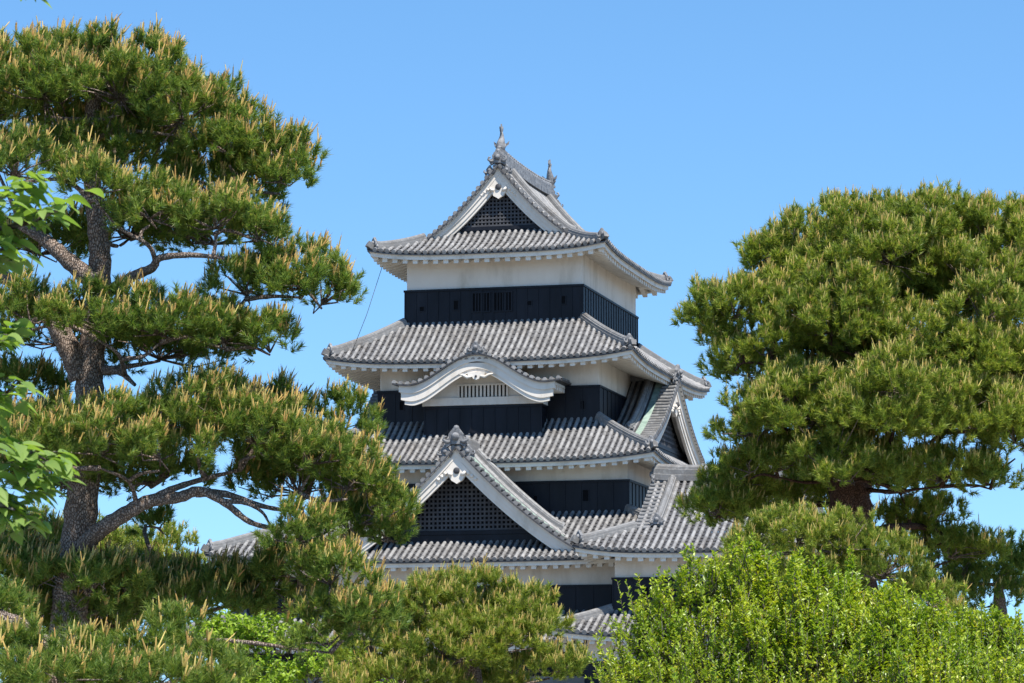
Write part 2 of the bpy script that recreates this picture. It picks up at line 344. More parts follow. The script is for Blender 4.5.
# ------------------------------------------------------------------ gables
def gable(parent, fr, prof, hw, zbase, vwall, back, own_roof, bw, name='gable', kud=None, lattice=True, cell=.22, copper=False, apex_s=1.5, pend=1.0, kend=None, topridge=None, cw=1.22):
    """fr(u, v, z): u across the gable, v inward from the verge; prof(u) height of the roof line for u in 0..hw"""
    us = [hw*i/24 for i in range(25)]
    root = MB()
    # bargeboard as the body of the part
    def board(o, i_, v0, v1, mb, u1=hw):
        uu = [u1*i/24 for i in range(25)]
        for q in (-1, 1):
            for a, b in zip(uu[:-1], uu[1:]):
                def ends(u, off):
                    s_ = (prof(max(0, u-.05)) - prof(u+.05))/.1 if u > .05 else (prof(0)-prof(.1))/.1
                    return prof(u) - off*sqrt(1+s_*s_)
                p = [fr(q*a, v0, ends(a, i_)), fr(q*b, v0, ends(b, i_)), fr(q*b, v1, ends(b, i_)), fr(q*a, v1, ends(a, i_)),
                     fr(q*a, v0, ends(a, o)), fr(q*b, v0, ends(b, o)), fr(q*b, v1, ends(b, o)), fr(q*a, v1, ends(a, o))]
                mb.hexa(p)
    bb = MB(); board(.06, bw*.50, .10, .32, bb); board(bw*.45, bw*.80, .16, .34, bb); board(bw*.78, bw, .21, .36, bb)
    gb = bb.build(name, PLASTER, parent)
    # underside of the verge
    us_ = MB()
    for q in (-1, 1):
        for a, b in zip(us[:-1], us[1:]):
            us_.add([fr(q*a, -.08, prof(a)-.07), fr(q*b, -.08, prof(b)-.07), fr(q*b, vwall+.1, prof(b)-.05), fr(q*a, vwall+.1, prof(a)-.05)], [(0, 1, 2, 3)])
    us_.build('verge_soffit', EAVE, gb)
    # wall and lattice
    w = MB(); zi = lambda u: prof(u) - .12
    ok = [u for u in us if zi(u) > zbase]
    ue = ok[-1]; outl = [(-u, zi(u)) for u in reversed(ok)] + [(u, zi(u)) for u in ok[1:]]
    outl = [(-ue, zbase)] + outl + [(ue, zbase)]
    w.prism(outl, fr, vwall, vwall+.12); w.build('gable_wall', DARK if lattice else PLASTER, gb)
    if lattice:
        la = MB(); bwid = cell*.42
        inner = lambda u: prof(abs(u)) - bw*.9
        z0 = zbase + .55
        nn = int(hw / cell)
        for i in range(-nn, nn+1):
            u = i*cell; top = inner(u)
            if top > z0 + .1: la.hexa([fr(u-bwid/2, vwall-.06, z0), fr(u+bwid/2, vwall-.06, z0), fr(u+bwid/2, vwall-.02, z0), fr(u-bwid/2, vwall-.02, z0), fr(u-bwid/2, vwall-.06, top), fr(u+bwid/2, vwall-.06, top), fr(u+bwid/2, vwall-.02, top), fr(u-bwid/2, vwall-.02, top)])
        z = z0
        while z < prof(0) - bw:
            um = max((u for u in [hw*i/200 for i in range(201)] if inner(u) > z), default=0)
            if um > .15:
                la.hexa([fr(-um, vwall-.075, z), fr(um, vwall-.075, z), fr(um, vwall-.03, z), fr(-um, vwall-.03, z), fr(-um, vwall-.075, z+bwid), fr(um, vwall-.075, z+bwid), fr(um, vwall-.03, z+bwid), fr(-um, vwall-.03, z+bwid)])
            z += cell
        um = max((u for u in [hw*i/200 for i in range(201)] if zi(u) > zbase + .5), default=0)
        la.build('lattice', TIMBER, gb)
        sb = MB()
        sb.hexa([fr(-um, vwall-.14, zbase+.36), fr(um, vwall-.14, zbase+.36), fr(um, vwall-.01, zbase+.36), fr(-um, vwall-.01, zbase+.36), fr(-um, vwall-.14, zbase+.54), fr(um, vwall-.14, zbase+.54), fr(um, vwall-.01, zbase+.54), fr(-um, vwall-.01, zbase+.54)])
        sb.hexa([fr(-ue, vwall-.10, zbase-.3), fr(ue, vwall-.10, zbase-.3), fr(ue, vwall-.012, zbase-.3), fr(-ue, vwall-.012, zbase-.3), fr(-um, vwall-.10, zbase+.35), fr(um, vwall-.10, zbase+.35), fr(um, vwall-.012, zbase+.35), fr(-um, vwall-.012, zbase+.35)])
        sb.build('sill_board', LACQ, gb)
    # pendant
    if pend:
        p = MB(); zt = prof(0) - bw*.72; s = pend
        out = [(0, 0), (.42, -.5), (.75, -.86), (.60, -.95), (.5, -.88), (.44, -1.1), (.30, -1.32), (.12, -1.42), (0, -1.5)]
        out = [(u*s, zt+z*s) for u, z in out]; out = out + [(-u, z) for u, z in reversed(out[1:-1])]
        p.prism(out, fr, .12, .30)
        for q in (-1, 1):
            p.tube([fr(q*.25*s, .1, zt-1.0*s), fr(q*.42*s, .06, zt-.95*s), fr(q*.5*s, .06, zt-.82*s)], [.08*s, .1*s, .06*s], 6)
            for i in range(3): p.ball(fr(q*(.66+.2*i)*s, .16, zt-(.92+.16*i)*s), .11*s)
        pn = p.build('pendant', PLASTER, gb)
        h = MB(); h.ball(fr(0, .10, zt-.78*s), (.19*s, .1*s, .19*s), 0, 10, 6); h.build('boss', TIMBER, pn)  # dark ball stands for the shaded hole through the pendant
    # verge tiles
    kt = MB(); arc = [0]; 
    fine = [hw*i/300 for i in range(301)]
    for a, b in zip(fine[:-1], fine[1:]): arc.append(arc[-1] + sqrt((b-a)**2 + (prof(b)-prof(a))**2))
    tot = arc[-1]; nk = int(tot / .33)
    for q in (-1, 1):
        for i in range(nk + 1):
            u = float(np.interp(.14 + i*(tot-.16)/nk, arc, fine)); sl = (prof(max(u-.05, 0)) - prof(u+.05))/(.1 if u > .05 else .05+u)
            tdir = fr(q*1., 0, -sl) - fr(0, 0, 0); tdir = tdir / np.linalg.norm(tdir); inn = fr(0, 1, 0) - fr(0, 0, 0)
            nrm = np.cross(tdir, inn); nrm = nrm if nrm[2] > 0 else -nrm
            c0 = fr(q*u, -.02, prof(u) + .0) + nrm*.05
            rib(kt, lambda d, c0=c0, inn=inn: c0 + inn*d, tdir, .72, .36, .10)
            # cover strip between the beads
        pts = [fr(q*u, -.09, prof(u)+.0) for u in us]; pts2 = [fr(q*u, .72, prof(u)+.02) for u in us]; pts3 = [fr(q*u, -.09, prof(u)-.09) for u in us]
        for i in range(24):
            kt.add([pts[i], pts[i+1], pts2[i+1], pts2[i], pts3[i], pts3[i+1]], [(0, 1, 2, 3), (0, 4, 5, 1)], 1)
    kt.build('verge_tiles', [RIDGE, PAN], gb)
    if copper:
        cp = MB()
        for q in (-1, 1):
            for a, b in zip(us[:-1], us[1:]):
                cp.add([fr(q*a, .72, prof(a)+.06), fr(q*b, .72, prof(b)+.06), fr(q*b, cw, prof(b)+.06), fr(q*a, cw, prof(a)+.06)], [(0, 1, 2, 3)])
            cp.add([fr(q*u, .72, prof(u)+.06) for u in us] + [fr(q*u, .72, prof(u)-.02) for u in us], [(i, i+1, i+26, i+25) for i in range(24)])
        cp.build('copper_flashing', COPPER, gb)
    if own_roof:
        t = MB(); pn = MB()
        v = cw + .2 if copper else .95
        latv = fr(0, 1, 0) - fr(0, 0, 0)
        while v < back:
            for q in (-1, 1): rib(t, lambda d, q=q, v=v: fr(q*(hw - d), v, prof(hw - d) + .05), latv, hw - .05)
            v += SP
        for q in (-1, 1):
            for a, b in zip(us[:-1], us[1:]):
                pn.add([fr(q*a, .5, prof(a)+.02), fr(q*b, .5, prof(b)+.0), fr(q*b, back, prof(b)+.0), fr(q*a, back, prof(a)+.02)], [(0, 1, 2, 3)])
            pn.hexa([fr(q*(hw-.06), .4, prof(hw)-.12), fr(q*(hw), .4, prof(hw)-.12), fr(q*(hw), back, prof(hw)-.12), fr(q*(hw-.06), back, prof(hw)-.12),
                     fr(q*(hw-.06), .4, prof(hw)-.005), fr(q*(hw), .4, prof(hw)-.005), fr(q*(hw), back, prof(hw)-.005), fr(q*(hw-.06), back, prof(hw)-.005)])
        tl = t.build('slope_tiles', TILE, gb); pn.build('slope_pans', PAN, gb)
    # descending ridges
    if kud:
        vk, uk = kud
        for q in (-1, 1):
            h = MB(); path = [fr(q*(.15 + (uk-.15)*i/14), vk, prof(.15 + (uk-.15)*i/14) + .05 + (.10 if i == 14 else .03 if i == 13 else 0)) for i in range(15)]
            h.sweep(path, ridge_prof(.34, .36)); h.build('descending_ridge', RIDGE, gb)
            o = MB(); e = path[-1]; dv = (fr(q*1., 0, 0) - fr(0, 0, 0)); ornament(o, e + dv*.05, dv, kend or .7); o.build('ridge_end_tile', ORN, gb)
    if topridge:
        L, hh = topridge
        h = MB(); h.sweep([fr(0, .1 + (L-.1)*i/6, prof(0) + .08) for i in range(7)], ridge_prof(.5, hh)); h.build('top_ridge', RIDGE, gb)
    o = MB(); fdir = fr(0, -1, 0) - fr(0, 0, 0); ornament(o, fr(0, .02, prof(0) + .12), fdir, apex_s)
    for q in (-1, 1):
        ornament(o, fr(q*.42*apex_s, .1, prof(.42*apex_s) + .14), fdir, apex_s*.62)
    o.build('apex_ornament', ORN, gb)
    return gb

# ------------------------------------------------------------------ walls
def storey(parent, cx, cy, hx, hy, z0, zb, z1, pitch=.53, holes=(), wins=()):
    """plaster storey with black boarding from z0 up to zb; holes (u, z, w, h) and wins (u0, u1, z0, z1) on the front"""
    w = MB(); w.box((cx-hx, cy-hy, z0-1.2), (cx+hx, cy+hy, z1)); wl = w.build('plaster_wall', PLASTER, parent)
    b = MB(); e = .07
    b.box((cx-hx-e, cy-hy-e, z0-.9), (cx+hx+e, cy+hy+e, zb-.06))
    b.box((cx-hx-e-.06, cy-hy-e-.06, zb-.1), (cx+hx+e+.06, cy+hy+e+.06, zb))
    for q in (-1, 1):
        n = int(2*hx/pitch)
        for i in range(n+1):
            x = cx - hx - e + (2*hx+2*e)*i/n; b.box((x-.025, cy+q*(hy+e)-.03, z0-.8), (x+.025, cy+q*(hy+e)+.03, zb-.11))
        n = int(2*hy/pitch)
        for i in range(n+1):
            y = cy - hy - e + (2*hy+2*e)*i/n; b.box((cx+q*(hx+e)-.03, y-.025, z0-.8), (cx+q*(hx+e)+.03, y+.025, zb-.11))
    bo = b.build('black_boarding', LACQ, parent)
    y = cy - hy - e
    for (u, z, ww, hh) in holes:
        h = MB(); h.box((u-ww/2, y-.006, z-hh/2), (u+ww/2, y+.02, z+hh/2)); lo = h.build('loophole', DARK, bo)
        f = MB()
        for a, b_, c, d in ((u-ww/2-.04, u-ww/2, z-hh/2-.04, z+hh/2+.04), (u+ww/2, u+ww/2+.04, z-hh/2-.04, z+hh/2+.04)): f.box((a, y-.035, c), (b_, y-.002, d), 0)
        for c, d in ((z-hh/2-.04, z-hh/2), (z+hh/2, z+hh/2+.04)): f.box((u-ww/2, y-.034, c), (u+ww/2, y-.002, d), 0)
        for q in range(len(f.m)): pass
        fo = f.build('loophole_frame', LACQ, bo)
    for (u0, u1, a, c) in wins:
        h = MB(); h.box((u0, y-.006, a), (u1, y+.02, c)); wi = h.build('lattice_window', DARK, bo)
        f = MB(); n = 6
        for i in range(1, n): x = u0 + (u1-u0)*i/n; f.box((x-.028, y-.03, a), (x+.028, y-.008, c))
        for xx in (u0-.03, u1+.03): f.box((xx-.035, y-.05, a-.06), (xx+.035, y-.001, c+.06))
        for zz in (a-.03, c+.03): f.box((u0+.005, y-.045, zz-.03), (u1-.005, y-.001, zz+.03))
        f.build('window_bars', LACQ, bo)
    return wl, bo

# ------------------------------------------------------------------ the keep
TH = radians(-14.5); CO = (0.6238, 156.898, 0)
keep = empty('castle_keep', CO, TH)
tag(keep, 'tall black and white castle keep with stacked grey tiled roofs and two roof fish finials', 'castle keep')

Z6 = lambda d: 24.88 + .25*d + .0915*d*d         # d=2.8 -> 26.5 ; d=5.75 -> 29.55
R6 = Roof(0, 0, 5.78, 7.42, Z6, None, .32, 1.45, verge=True, dg=2.2, ridge_axis='y', skirt=.55)
R5 = Roof(0, 0, 7.42, 9.05, zfun(19.53, .55, .05), 3.1, .38, 2.05)
R4 = Roof(0, 0, 8.68, 10.35, zfun(14.72, .50, .04), 3.4, .36, 1.55)
R3 = Roof(0, 0, 11.72, 13.35, zfun(10.05, .49, .004), 4.7, .50, 1.5)
R2 = Roof(0, 0, 12.9, 14.5, zfun(6.35, .45, .03), 2.75, .4, 1.6)

px6 = lambda px: (px - 494.) / 178.5 * 8.7
storey(keep, 0, 0, 4.28, 5.93, 21.7, 23.37, 25.2,
       holes=[(px6(422), 22.45, .2, .2), (px6(456.5), 22.58, .2, .42), (px6(530), 22.55, .2, .2), (px6(564), 22.65, .18, .36)],
       wins=[(px6(473.5), px6(490), 22.25, 23.1), (px6(495), px6(512), 22.25, 23.1)])
storey(keep, 0, 0, 5.28, 6.93, 16.8, 18.47, 19.95, pitch=.8, holes=[(-4.2, 17.75, .18, .4), (4.55, 17.55, .18, .4)])
storey(keep, 0, 0, 7.05, 8.70, 12.3, 13.9, 15.2, pitch=.72, holes=[(2.7, 13.1, .22, .26), (5.1, 13.2, .26, .5)])
storey(keep, 0, 0, 10.2, 11.85, 7.5, 8.97, 10.5, pitch=.8, holes=[(4.3, 8.2, .22, .24)])
storey(keep, 0, 0, 10.9, 12.5, 5.0, 6.0, 6.9, pitch=.8)
for r in (R6, R5, R4, R3, R2): build_roof(r, keep)
sb = MB(); b0, b1 = (13.4, 15.0), (11.2, 12.8)
sb.hexa([(-b0[0], -b0[1], 0), (b0[0], -b0[1], 0), (b0[0], b0[1], 0), (-b0[0], b0[1], 0), (-b1[0], -b1[1], 4.9), (b1[0], -b1[1], 4.9), (b1[0], b1[1], 4.9), (-b1[0], b1[1], 4.9)])
sb.build('stone_base', STONE, keep)

# top gables (front and back)
VY = 7.42 - 2.2
for sgn in (-1, 1):
    fr = lambda u, v, z, sgn=sgn: np.array([-sgn*u, sgn*(VY - v), z])
    gable(keep, fr, lambda u: Z6(5.78 - abs(u)), 3.62, 25.95, .52, 0, False, .58, kud=(1.5, 3.4), cell=.18, apex_s=1.0, pend=.8, kend=.62)
rg = MB(); n = 13
rg.sweep([(0, -VY+.15 + (2*VY-.3)*i/12, 29.5 + .16*abs(i/6-1)**2.5) for i in range(13)], ridge_prof(.5, .62))
for i in range(28):
    y = -VY + .3 + i*(2*VY-.6)/27; rg.ball((0, y, 30.13 + .16*abs((i/13.5)-1)**2.5), (.14, .10, .08))
rg.build('main_ridge', ORN, keep)

def fish(y, name='roof_fish'):
    f = MB(); s = 1.0; q = -1 if y < 0 else 1
    z = 30.2
    path = [(0, y + q*.10, z - .05), (0, y + q*.17, z + .15), (0, y + q*.10, z + .36), (0, y - q*.03, z + .55), (0, y - q*.06, z + .74), (0, y + q*.02, z + .92)]
    f.tube(path, [.19, .24, .20, .15, .10, .06], 8)
    f.box((-.24, y-.24, z-.16), (.24, y+.24, z-.04))
    up = lambda u, v, zz: np.array([v, y + q*u, z + zz])
    f.prism([(-.02, .84), (-.22, 1.05), (-.20, 1.22), (-.06, 1.02), (.04, 1.30), (.12, 1.02), (.30, 1.12), (.22, .95), (.10, .84)], up, -.035, .035)
    for sx in (-1, 1):
        f.add([(sx*.12, y, z+.25), (sx*.40, y - q*.02, z+.48), (sx*.36, y, z+.28), (sx*.15, y + q*.08, z+.12)], [(0, 1, 2, 3)])
        f.tube([(sx*.14, y + q*.16, z+.05), (sx*.24, y + q*.18, z+.2), (sx*.2, y + q*.1, z+.34)], [.05, .06, .02], 6)
    for i in range(5):
        a = path[1 + i % 5] if i < 4 else path[4]
        f.add([(-.015, a[1] - q*.13, a[2]), (.015, a[1] - q*.13, a[2]), (0, a[1] - q*.34, a[2] + .16), (0, a[1] - q*.1, a[2] + .14)], [(0, 1, 2), (1, 3, 2), (0, 2, 3)])
    f.tube([(0, y, z+.9), (0, y, z+1.3)], [.012, .006], 5)
    return f.build(name, ORN, keep)
fish(-VY + .72); fish(VY - .05)

# big front gable on the third roof
G3P = lambda u: 15.2 - 1.09*abs(u) + .045*u*u
fr = lambda u, v, z: np.array([u + .08, -12.85 + v, z])
gable(keep, fr, G3P, 5.45, 10.95, 1.3, 4.0, True, .62, name='front_gable', cw=1.75, kud=(2.55, 4.3), cell=.20, copper=True, apex_s=1.25, pend=.82, topridge=(3.2, .5), kend=.62)
# side gables on the fourth roof
GEP = lambda u: 19.45 - .80*abs(u) + .038*u*u
for sgn in (1, -1):
    fr = lambda u, v, z, sgn=sgn: np.array([sgn*(7.62 - v), sgn*u + .25, z])
    gable(keep, fr, GEP, 6.1, 15.7, .8, 2.6, True, .85, name='side_gable', cw=1.05, kud=(1.4, 4.9), cell=.24, copper=True, apex_s=.95, pend=.8, topridge=(2.4, .45), kend=.6)

# curved gable dormer on the front of the fourth roof
def kara(u):
    a = abs(u) / 3.85
    base = 18.52 + 1.36 * .5 * (1 + cos(pi * min(1, a / .86)))
    return base + (.06*((a - .8)/.2)**2 if a > .8 else 0) - .03
dm = MB(); dm.box((-2.72, -7.96, 15.2), (2.78, -6.5, 18.2))
uu = [-2.9 + 5.8*i/30 for i in range(31)]
dm.prism([(-2.9, 17.56)] + [(u, kara(u) - .2) for u in uu] + [(2.9, 17.56)], lambda u, v, z: np.array([u, -8.0 + v, z]), .05, 1.2)
dormer = dm.build('curved_dormer', PLASTER, keep)
b = MB(); b.box((-2.78, -8.03, 15.2), (2.84, -6.45, 17.46)); b.box((-2.83, -8.08, 17.44), (2.89, -6.4, 17.55))
for i in range(11): x = -2.78 + 5.62*i/10; b.box((x-.025, -8.06, 15.2), (x+.025, -8.0, 17.43))
for i in range(5):
    y = -8.03 + 1.6*i/4
    for x in (-2.78, 2.84): b.box((x-.03, y-.025, 15.2), (x+.03, y+.025, 17.43))
b.build('dormer_boarding', LACQ, dormer)
b = MB(); b.box((-2.88, -8.1, 17.57), (2.94, -7.94, 17.93)); b.build('sill_beam', PLASTER, dormer)
wv = MB(); wv.box((-1.15, -7.975, 17.95), (1.2, -7.93, 18.48)); wd = wv.build('slit_window', DARK, dormer)
f = MB(); n = 13
for i in range(n+1): x = -1.15 + 2.35*i/n; f.box((x-.05, -8.03, 17.95), (x+.05, -7.96, 18.50))
f.box((-1.25, -8.04, 18.485), (1.3, -7.94, 18.56)); f.build('window_bars', PLASTER, wd)
bd = MB(); ends = 3.72
us = [-ends + 2*ends*i/60 for i in range(61)]
def kstrip(mb, o, i_, y0, y1, e=1.0, mat=0):
    for a, b_ in zip(us[:-1], us[1:]):
        a *= e; b_ *= e
        A = lambda u, off: kara(u) - off
        w_ = lambda u: 1 + .18*min(1, abs(u)/2.4)*(1 if abs(u) < 3 else max(0, 1 - (abs(u)-3)))
        mb.hexa([(a, y0, A(a, i_*w_(a))), (b_, y0, A(b_, i_*w_(b_))), (b_, y1, A(b_, i_*w_(b_))), (a, y1, A(a, i_*w_(a))), (a, y0, A(a, o)), (b_, y0, A(b_, o)), (b_, y1, A(b_, o)), (a, y1, A(a, o))], mat)
kstrip(bd, .07, .36, -9.12, -8.85); kstrip(bd, .34, .68, -9.06, -8.88, .975); kstrip(bd, .66, .84, -9.01, -8.9, .93)
bd.build('curved_bargeboard', PLASTER, dormer)
pd = MB(); fr = lambda u, v, z: np.array([u, -9.14 + v, z])
pd.prism([(-.42, 18.98), (-.38, 18.80), (-.2, 18.80), (-.14, 18.68), (0, 18.62), (.14, 18.68), (.2, 18.80), (.38, 18.80), (.42, 18.98)], fr, 0, .2)
for q in (-1, 1): pd.tube([(q*.2, -9.14, 18.8), (q*.42, -9.14, 18.74), (q*.62, -9.12, 18.86), (q*.8, -9.10, 18.90)], [.05, .08, .06, .03], 6)
pn = pd.build('pendant', PLASTER, dormer)
bs = MB(); bs.ball((0, -9.16, 18.79), (.06, .05, .06)); bs.build('boss', TIMBER, pn)
kt = MB(); nk = 27
fine = [4.0*i/400 for i in range(401)]; arc = [0]
for a, b_ in zip(fine[:-1], fine[1:]): arc.append(arc[-1] + sqrt((b_-a)**2 + (kara(b_)-kara(a))**2))
nk = 13
for q in (-1, 1):
    for i in range(nk+1):
        if q == -1 and i == 0: continue
        u = float(np.interp(i*arc[-1]*.985/nk, arc, fine)); sl = (kara(u+.03) - kara(u-.03))/.06
        td = np.array([1, 0, sl*1.]) / sqrt(1+sl*sl); td[2] *= 1; td = np.array([q*td[0], 0, td[2]])
        nr = np.array([-q*sl, 0, 1.]) / sqrt(1+sl*sl)
        c0 = np.array([q*u, -9.22, kara(u)]) + nr*.04
        rib(kt, lambda d, c0=c0: c0 + np.array([0, d, 0]), td, .7, .35, .085)
for q in (-1, 1):
    y = -8.42
    while y < -6.9:
        rib(kt, lambda d, q=q, y=y: np.array([q*(3.95 - d), y, kara(3.95 - d) + .04]), np.array([0, 1., 0]), 3.9)
        y += SP
uu = [-4 + 8*i/60 for i in range(61)]
kt.add([(u, -9.27, kara(u)+.0) for u in uu] + [(u, -6.5, kara(u)+.02) for u in uu] + [(u, -9.27, kara(u)-.08) for u in uu] + [(u, -6.5, kara(u)-.07) for u in uu],
       [(i, i+1, i+62, i+61) for i in range(60)] + [(i, i+122, i+123, i+1) for i in range(60)] + [(i+122, i+183, i+184, i+123) for i in range(60)] + [(0, 61, 183, 122), (60, 182, 243, 121)], 1)
kt.build('dormer_tiles', [TILE, PAN], dormer)
sf = MB()
sf.add([(u, -9.0, kara(u)-.1) for u in uu[3:-3]] + [(u, -6.5, kara(u)-.1) for u in uu[3:-3]], [(i, i+1, i+56, i+55) for i in range(54)])
for q in (-1, 1):
    for i in range(5): y = -8.8 + .42*i; sf.box((min(q*3.0, q*3.7), y-.09, 18.12), (max(q*3.0, q*3.7), y+.09, 18.32))
    sf.box((min(q*2.7, q*3.72), -8.9, 18.32), (max(q*2.7, q*3.72), -6.8, 18.44))
sf.build('dormer_soffit', EAVE, dormer)
h = MB(); h.sweep([(0, -9.2 + .5*i, kara(0)+.06) for i in range(4)], ridge_prof(.36, .3))
h.build('dormer_ridge', RIDGE, dormer)
o = MB(); ornament(o, (0, -9.2, kara(0)+.06), (0, -1), .78)
for q in (-1, 1): ornament(o, (q*.34, -9.16, kara(.3)+.02), (0, -1), .5)
o.build('dormer_ornament', ORN, dormer)
cb = MB(); cb.tube([(-5.3, -6.6, 24.5), (-5.85, -7.3, 22.1), (-6.35, -8.4, 19.9)], [.014]*3, 5); cb.build('lightning_cable', CABLE, keep)

# ------------------------------------------------------------------ the attached turret
tur = empty('castle_turret', CO, TH)
tag(tur, 'low white and black castle turret with a plain grey tiled roof joined to the keep', 'castle turret')
TX0, TX1, TY0 = 6.05, 18.0, -15.35; TA = 6.15
tcx, tcy = (TX0+TX1)/2, TY0 + TA
ZT = zfun(10.2, .45, .021)
RT = Roof(tcx, tcy, (TX1-TX0)/2, TA, ZT, None, .34, 1.5, verge=True, dg=2.3, ridge_axis='x')
build_roof(RT, tur)
for sgn in (-1, 1):
    fr = lambda u, v, z, sgn=sgn: np.array([tcx + sgn*((TX1-TX0)/2 - 2.3 - v), tcy + sgn*u, z])
    gable(tur, fr, lambda u: ZT(TA - abs(u)), TA - 2.25, 11.2, .72, 0, False, .6, kud=(.95, 3.75), cell=.24, apex_s=.8, pend=.7, kend=.75)
h = MB(); xa, xb = TX0+2.35, TX1-2.35
h.sweep([(xa + (xb-xa)*i/12, tcy, ZT(TA) + .05 + .12*abs(i/6-1)**3) for i in range(13)], ridge_prof(.5, .62))
h.build('main_ridge', RIDGE, tur)
storey(tur, tcx, tcy, (TX1-TX0)/2 - 1.55, TA - 1.45, 7.6, 9.16, 10.6, pitch=.85, holes=[(9.0, 8.5, .24, .44), (11.5, 8.5, .24, .44)])
RL = Roof(tcx, tcy, (TX1-TX0)/2 + .85, TA + .75, zfun(6.55, .40, .04), 2.3, .36, 1.3)
build_roof(RL, tur)
storey(tur, tcx, tcy, (TX1-TX0)/2 - .5, TA - .55, 4.6, 5.5, 6.9, pitch=.85)
sb = MB(); hx, hy = (TX1-TX0)/2, TA
sb.hexa([(tcx-hx-1.6, tcy-hy-1.6, 0), (tcx+hx+1.6, tcy-hy-1.6, 0), (tcx+hx+1.6, tcy+hy+1.6, 0), (tcx-hx-1.6, tcy+hy+1.6, 0), (tcx-hx+.2, tcy-hy+.2, 4.5), (tcx+hx-.2, tcy-hy+.2, 4.5), (tcx+hx-.2, tcy+hy-.2, 4.5), (tcx-hx+.2, tcy+hy-.2, 4.5)])
sb.build('stone_base', STONE, tur)

# ------------------------------------------------------------------ trees
def unit(a): return a / (np.linalg.norm(a, axis=-1, keepdims=True) + 1e-9)

def tufts(pads, d0, per, spread_lo=-.25):
    """pads (px, py, rx, ry, depth offset, depth ratio) -> clump centres and outward directions"""
    C, O, Wt = [], [], []
    for p in pads:
        px, py, rx, ry, dd = p[:5]; kd = p[5] if len(p) > 5 else .8
        d = d0 + dd; k = d / F_PX; c = at(px, py, d); r = np.array([rx*k, max(.35, rx*k*kd), ry*k])
        area = r[0]*r[1] + r[0]*r[2] + r[1]*r[2]
        n = max(6, int(area * per))
        z = RNG.uniform(spread_lo, 1, n); a = RNG.uniform(0, 2*pi, n); s = np.sqrt(1 - z*z)
        u = np.stack([s*np.cos(a), s*np.sin(a), z], 1)
        rad = RNG.uniform(.88, 1.0, n); q_ = RNG.random(n); rad = np.where(q_ < .28, RNG.uniform(.3, .85, n), rad)
        C.append(c + u * r * rad[:, None] * .93); O.append(unit(u / r)); Wt.append(u[:, 2])
    return np.concatenate(C), np.concatenate(O), np.concatenate(Wt)

def pine_crown(C, O, Wt, tr, nsh, nne, nlen, nw, clen, crate, mats, parent, up=.75, lean=.10):
    n = len(C)
    # shoots
    N = n * nsh; ci = np.repeat(np.arange(n), nsh)
    rnd = unit(RNG.normal(size=(N, 3))); dirs = unit(O[ci]*.75 + np.array([0, 0, up]) + rnd*.95); tr = tr * RNG.uniform(.7, 1.25, n)[ci][:, None]
    pos = C[ci] + dirs * tr * RNG.uniform(.35, 1.0, (N, 1)) + rnd * tr * .35
    ax = unit(dirs*.8 + np.array([0, 0, .55]) + RNG.normal(size=(N, 3))*.18)
    # needles
    M = N * nne; si = np.repeat(np.arange(N), nne); A = ax[si]
    per = unit(np.cross(A, unit(RNG.normal(size=(M, 3)))))
    ang = RNG.uniform(.35, 1.15, (M, 1)); t = RNG.uniform(-.6, .6, (M, 1))
    b = pos[si] + A * t * nlen*.9
    nd = unit(A*np.cos(ang) + per*np.sin(ang)); L = nlen * RNG.uniform(.7, 1.1, (M, 1)) * RNG.uniform(.72, 1.15, (N, 1))[si]
    sd = unit(np.cross(nd, unit(RNG.normal(size=(M, 3))))) * nw/2
    V = np.stack([b - sd, b + sd, b + nd*L], 1).reshape(-1, 3); FN = np.arange(len(V)).reshape(-1, 3)
    # candles on the shoots that see the sky
    ok = np.where((RNG.random(N) < crate) & (dirs[:, 2] > .35) & (Wt[ci] > -.1))[0]
    k = len(ok); rep = RNG.integers(2, 5, k); ok = np.repeat(ok, rep); k = len(ok)
    cd = unit(ax[ok]*.4 + np.array([lean, -.05, 1.0]) + RNG.normal(size=(k, 3))*.26); cl = clen * RNG.uniform(.4, 1.3, (k, 1)) * np.where(RNG.random((k, 1)) < .15, 1.35, 1)
    cb_ = pos[ok] + ax[ok]*nlen*.30
    a1 = unit(np.cross(cd, unit(RNG.normal(size=(k, 3))))); a2 = np.cross(cd, a1); r = clen * .053
    rings = []
    for f, rr in ((0, .8), (.3, 1.2), (.6, 1.0), (.92, .85), (1.0, .28)):
        for q in range(4):
            th = q*pi/2 + f; rings.append(cb_ + cd*cl*f + (a1*cos(th) + a2*sin(th)) * r * rr)
    tipq = cb_ + cd*cl*1.2
    V2 = np.stack(rings + [tipq], 1); nv = V2.shape[1]; V2 = V2.reshape(-1, 3)
    base = (np.arange(k) * nv)[:, None] + len(V)
    q4 = np.array([(i*4+j, i*4+(j+1) % 4, (i+1)*4+(j+1) % 4, (i+1)*4+j) for i in range(4) for j in range(4)])
    tt = np.array([(16+j, 16+(j+1) % 4, 20) for j in range(4)])
    Q = (base[:, None] + q4[None]).reshape(-1, 4); T = (base[:, None] + tt[None]).reshape(-1, 3)
    return np_mesh('crown', np.concatenate([V, V2]), [FN, Q, T], mats, [0, 1, 2], parent)

def wobble(p, q, n, amp):
    p, q = np.array(p), np.array(q); L = np.linalg.norm(q - p); pts = []
    off = RNG.normal(size=(n+1, 3)) * amp * L; off[0] = off[-1] = 0
    for i in range(n+1): pts.append(p + (q - p)*i/n + off[i])
    return pts

def smooth_path(pts, n=5):
    pts = [np.array(p, float) for p in pts]; out = []
    P = [2*pts[0]-pts[1]] + pts + [2*pts[-1]-pts[-2]]
    for i in range(1, len(P)-2):
        for k in range(n):
            t = k/n; a, b, c, d = P[i-1:i+3]
            out.append(.5*((2*b) + (c-a)*t + (2*a-5*b+4*c-d)*t*t + (3*b-a-3*c+d)*t**3))
    return out + [pts[-1]]

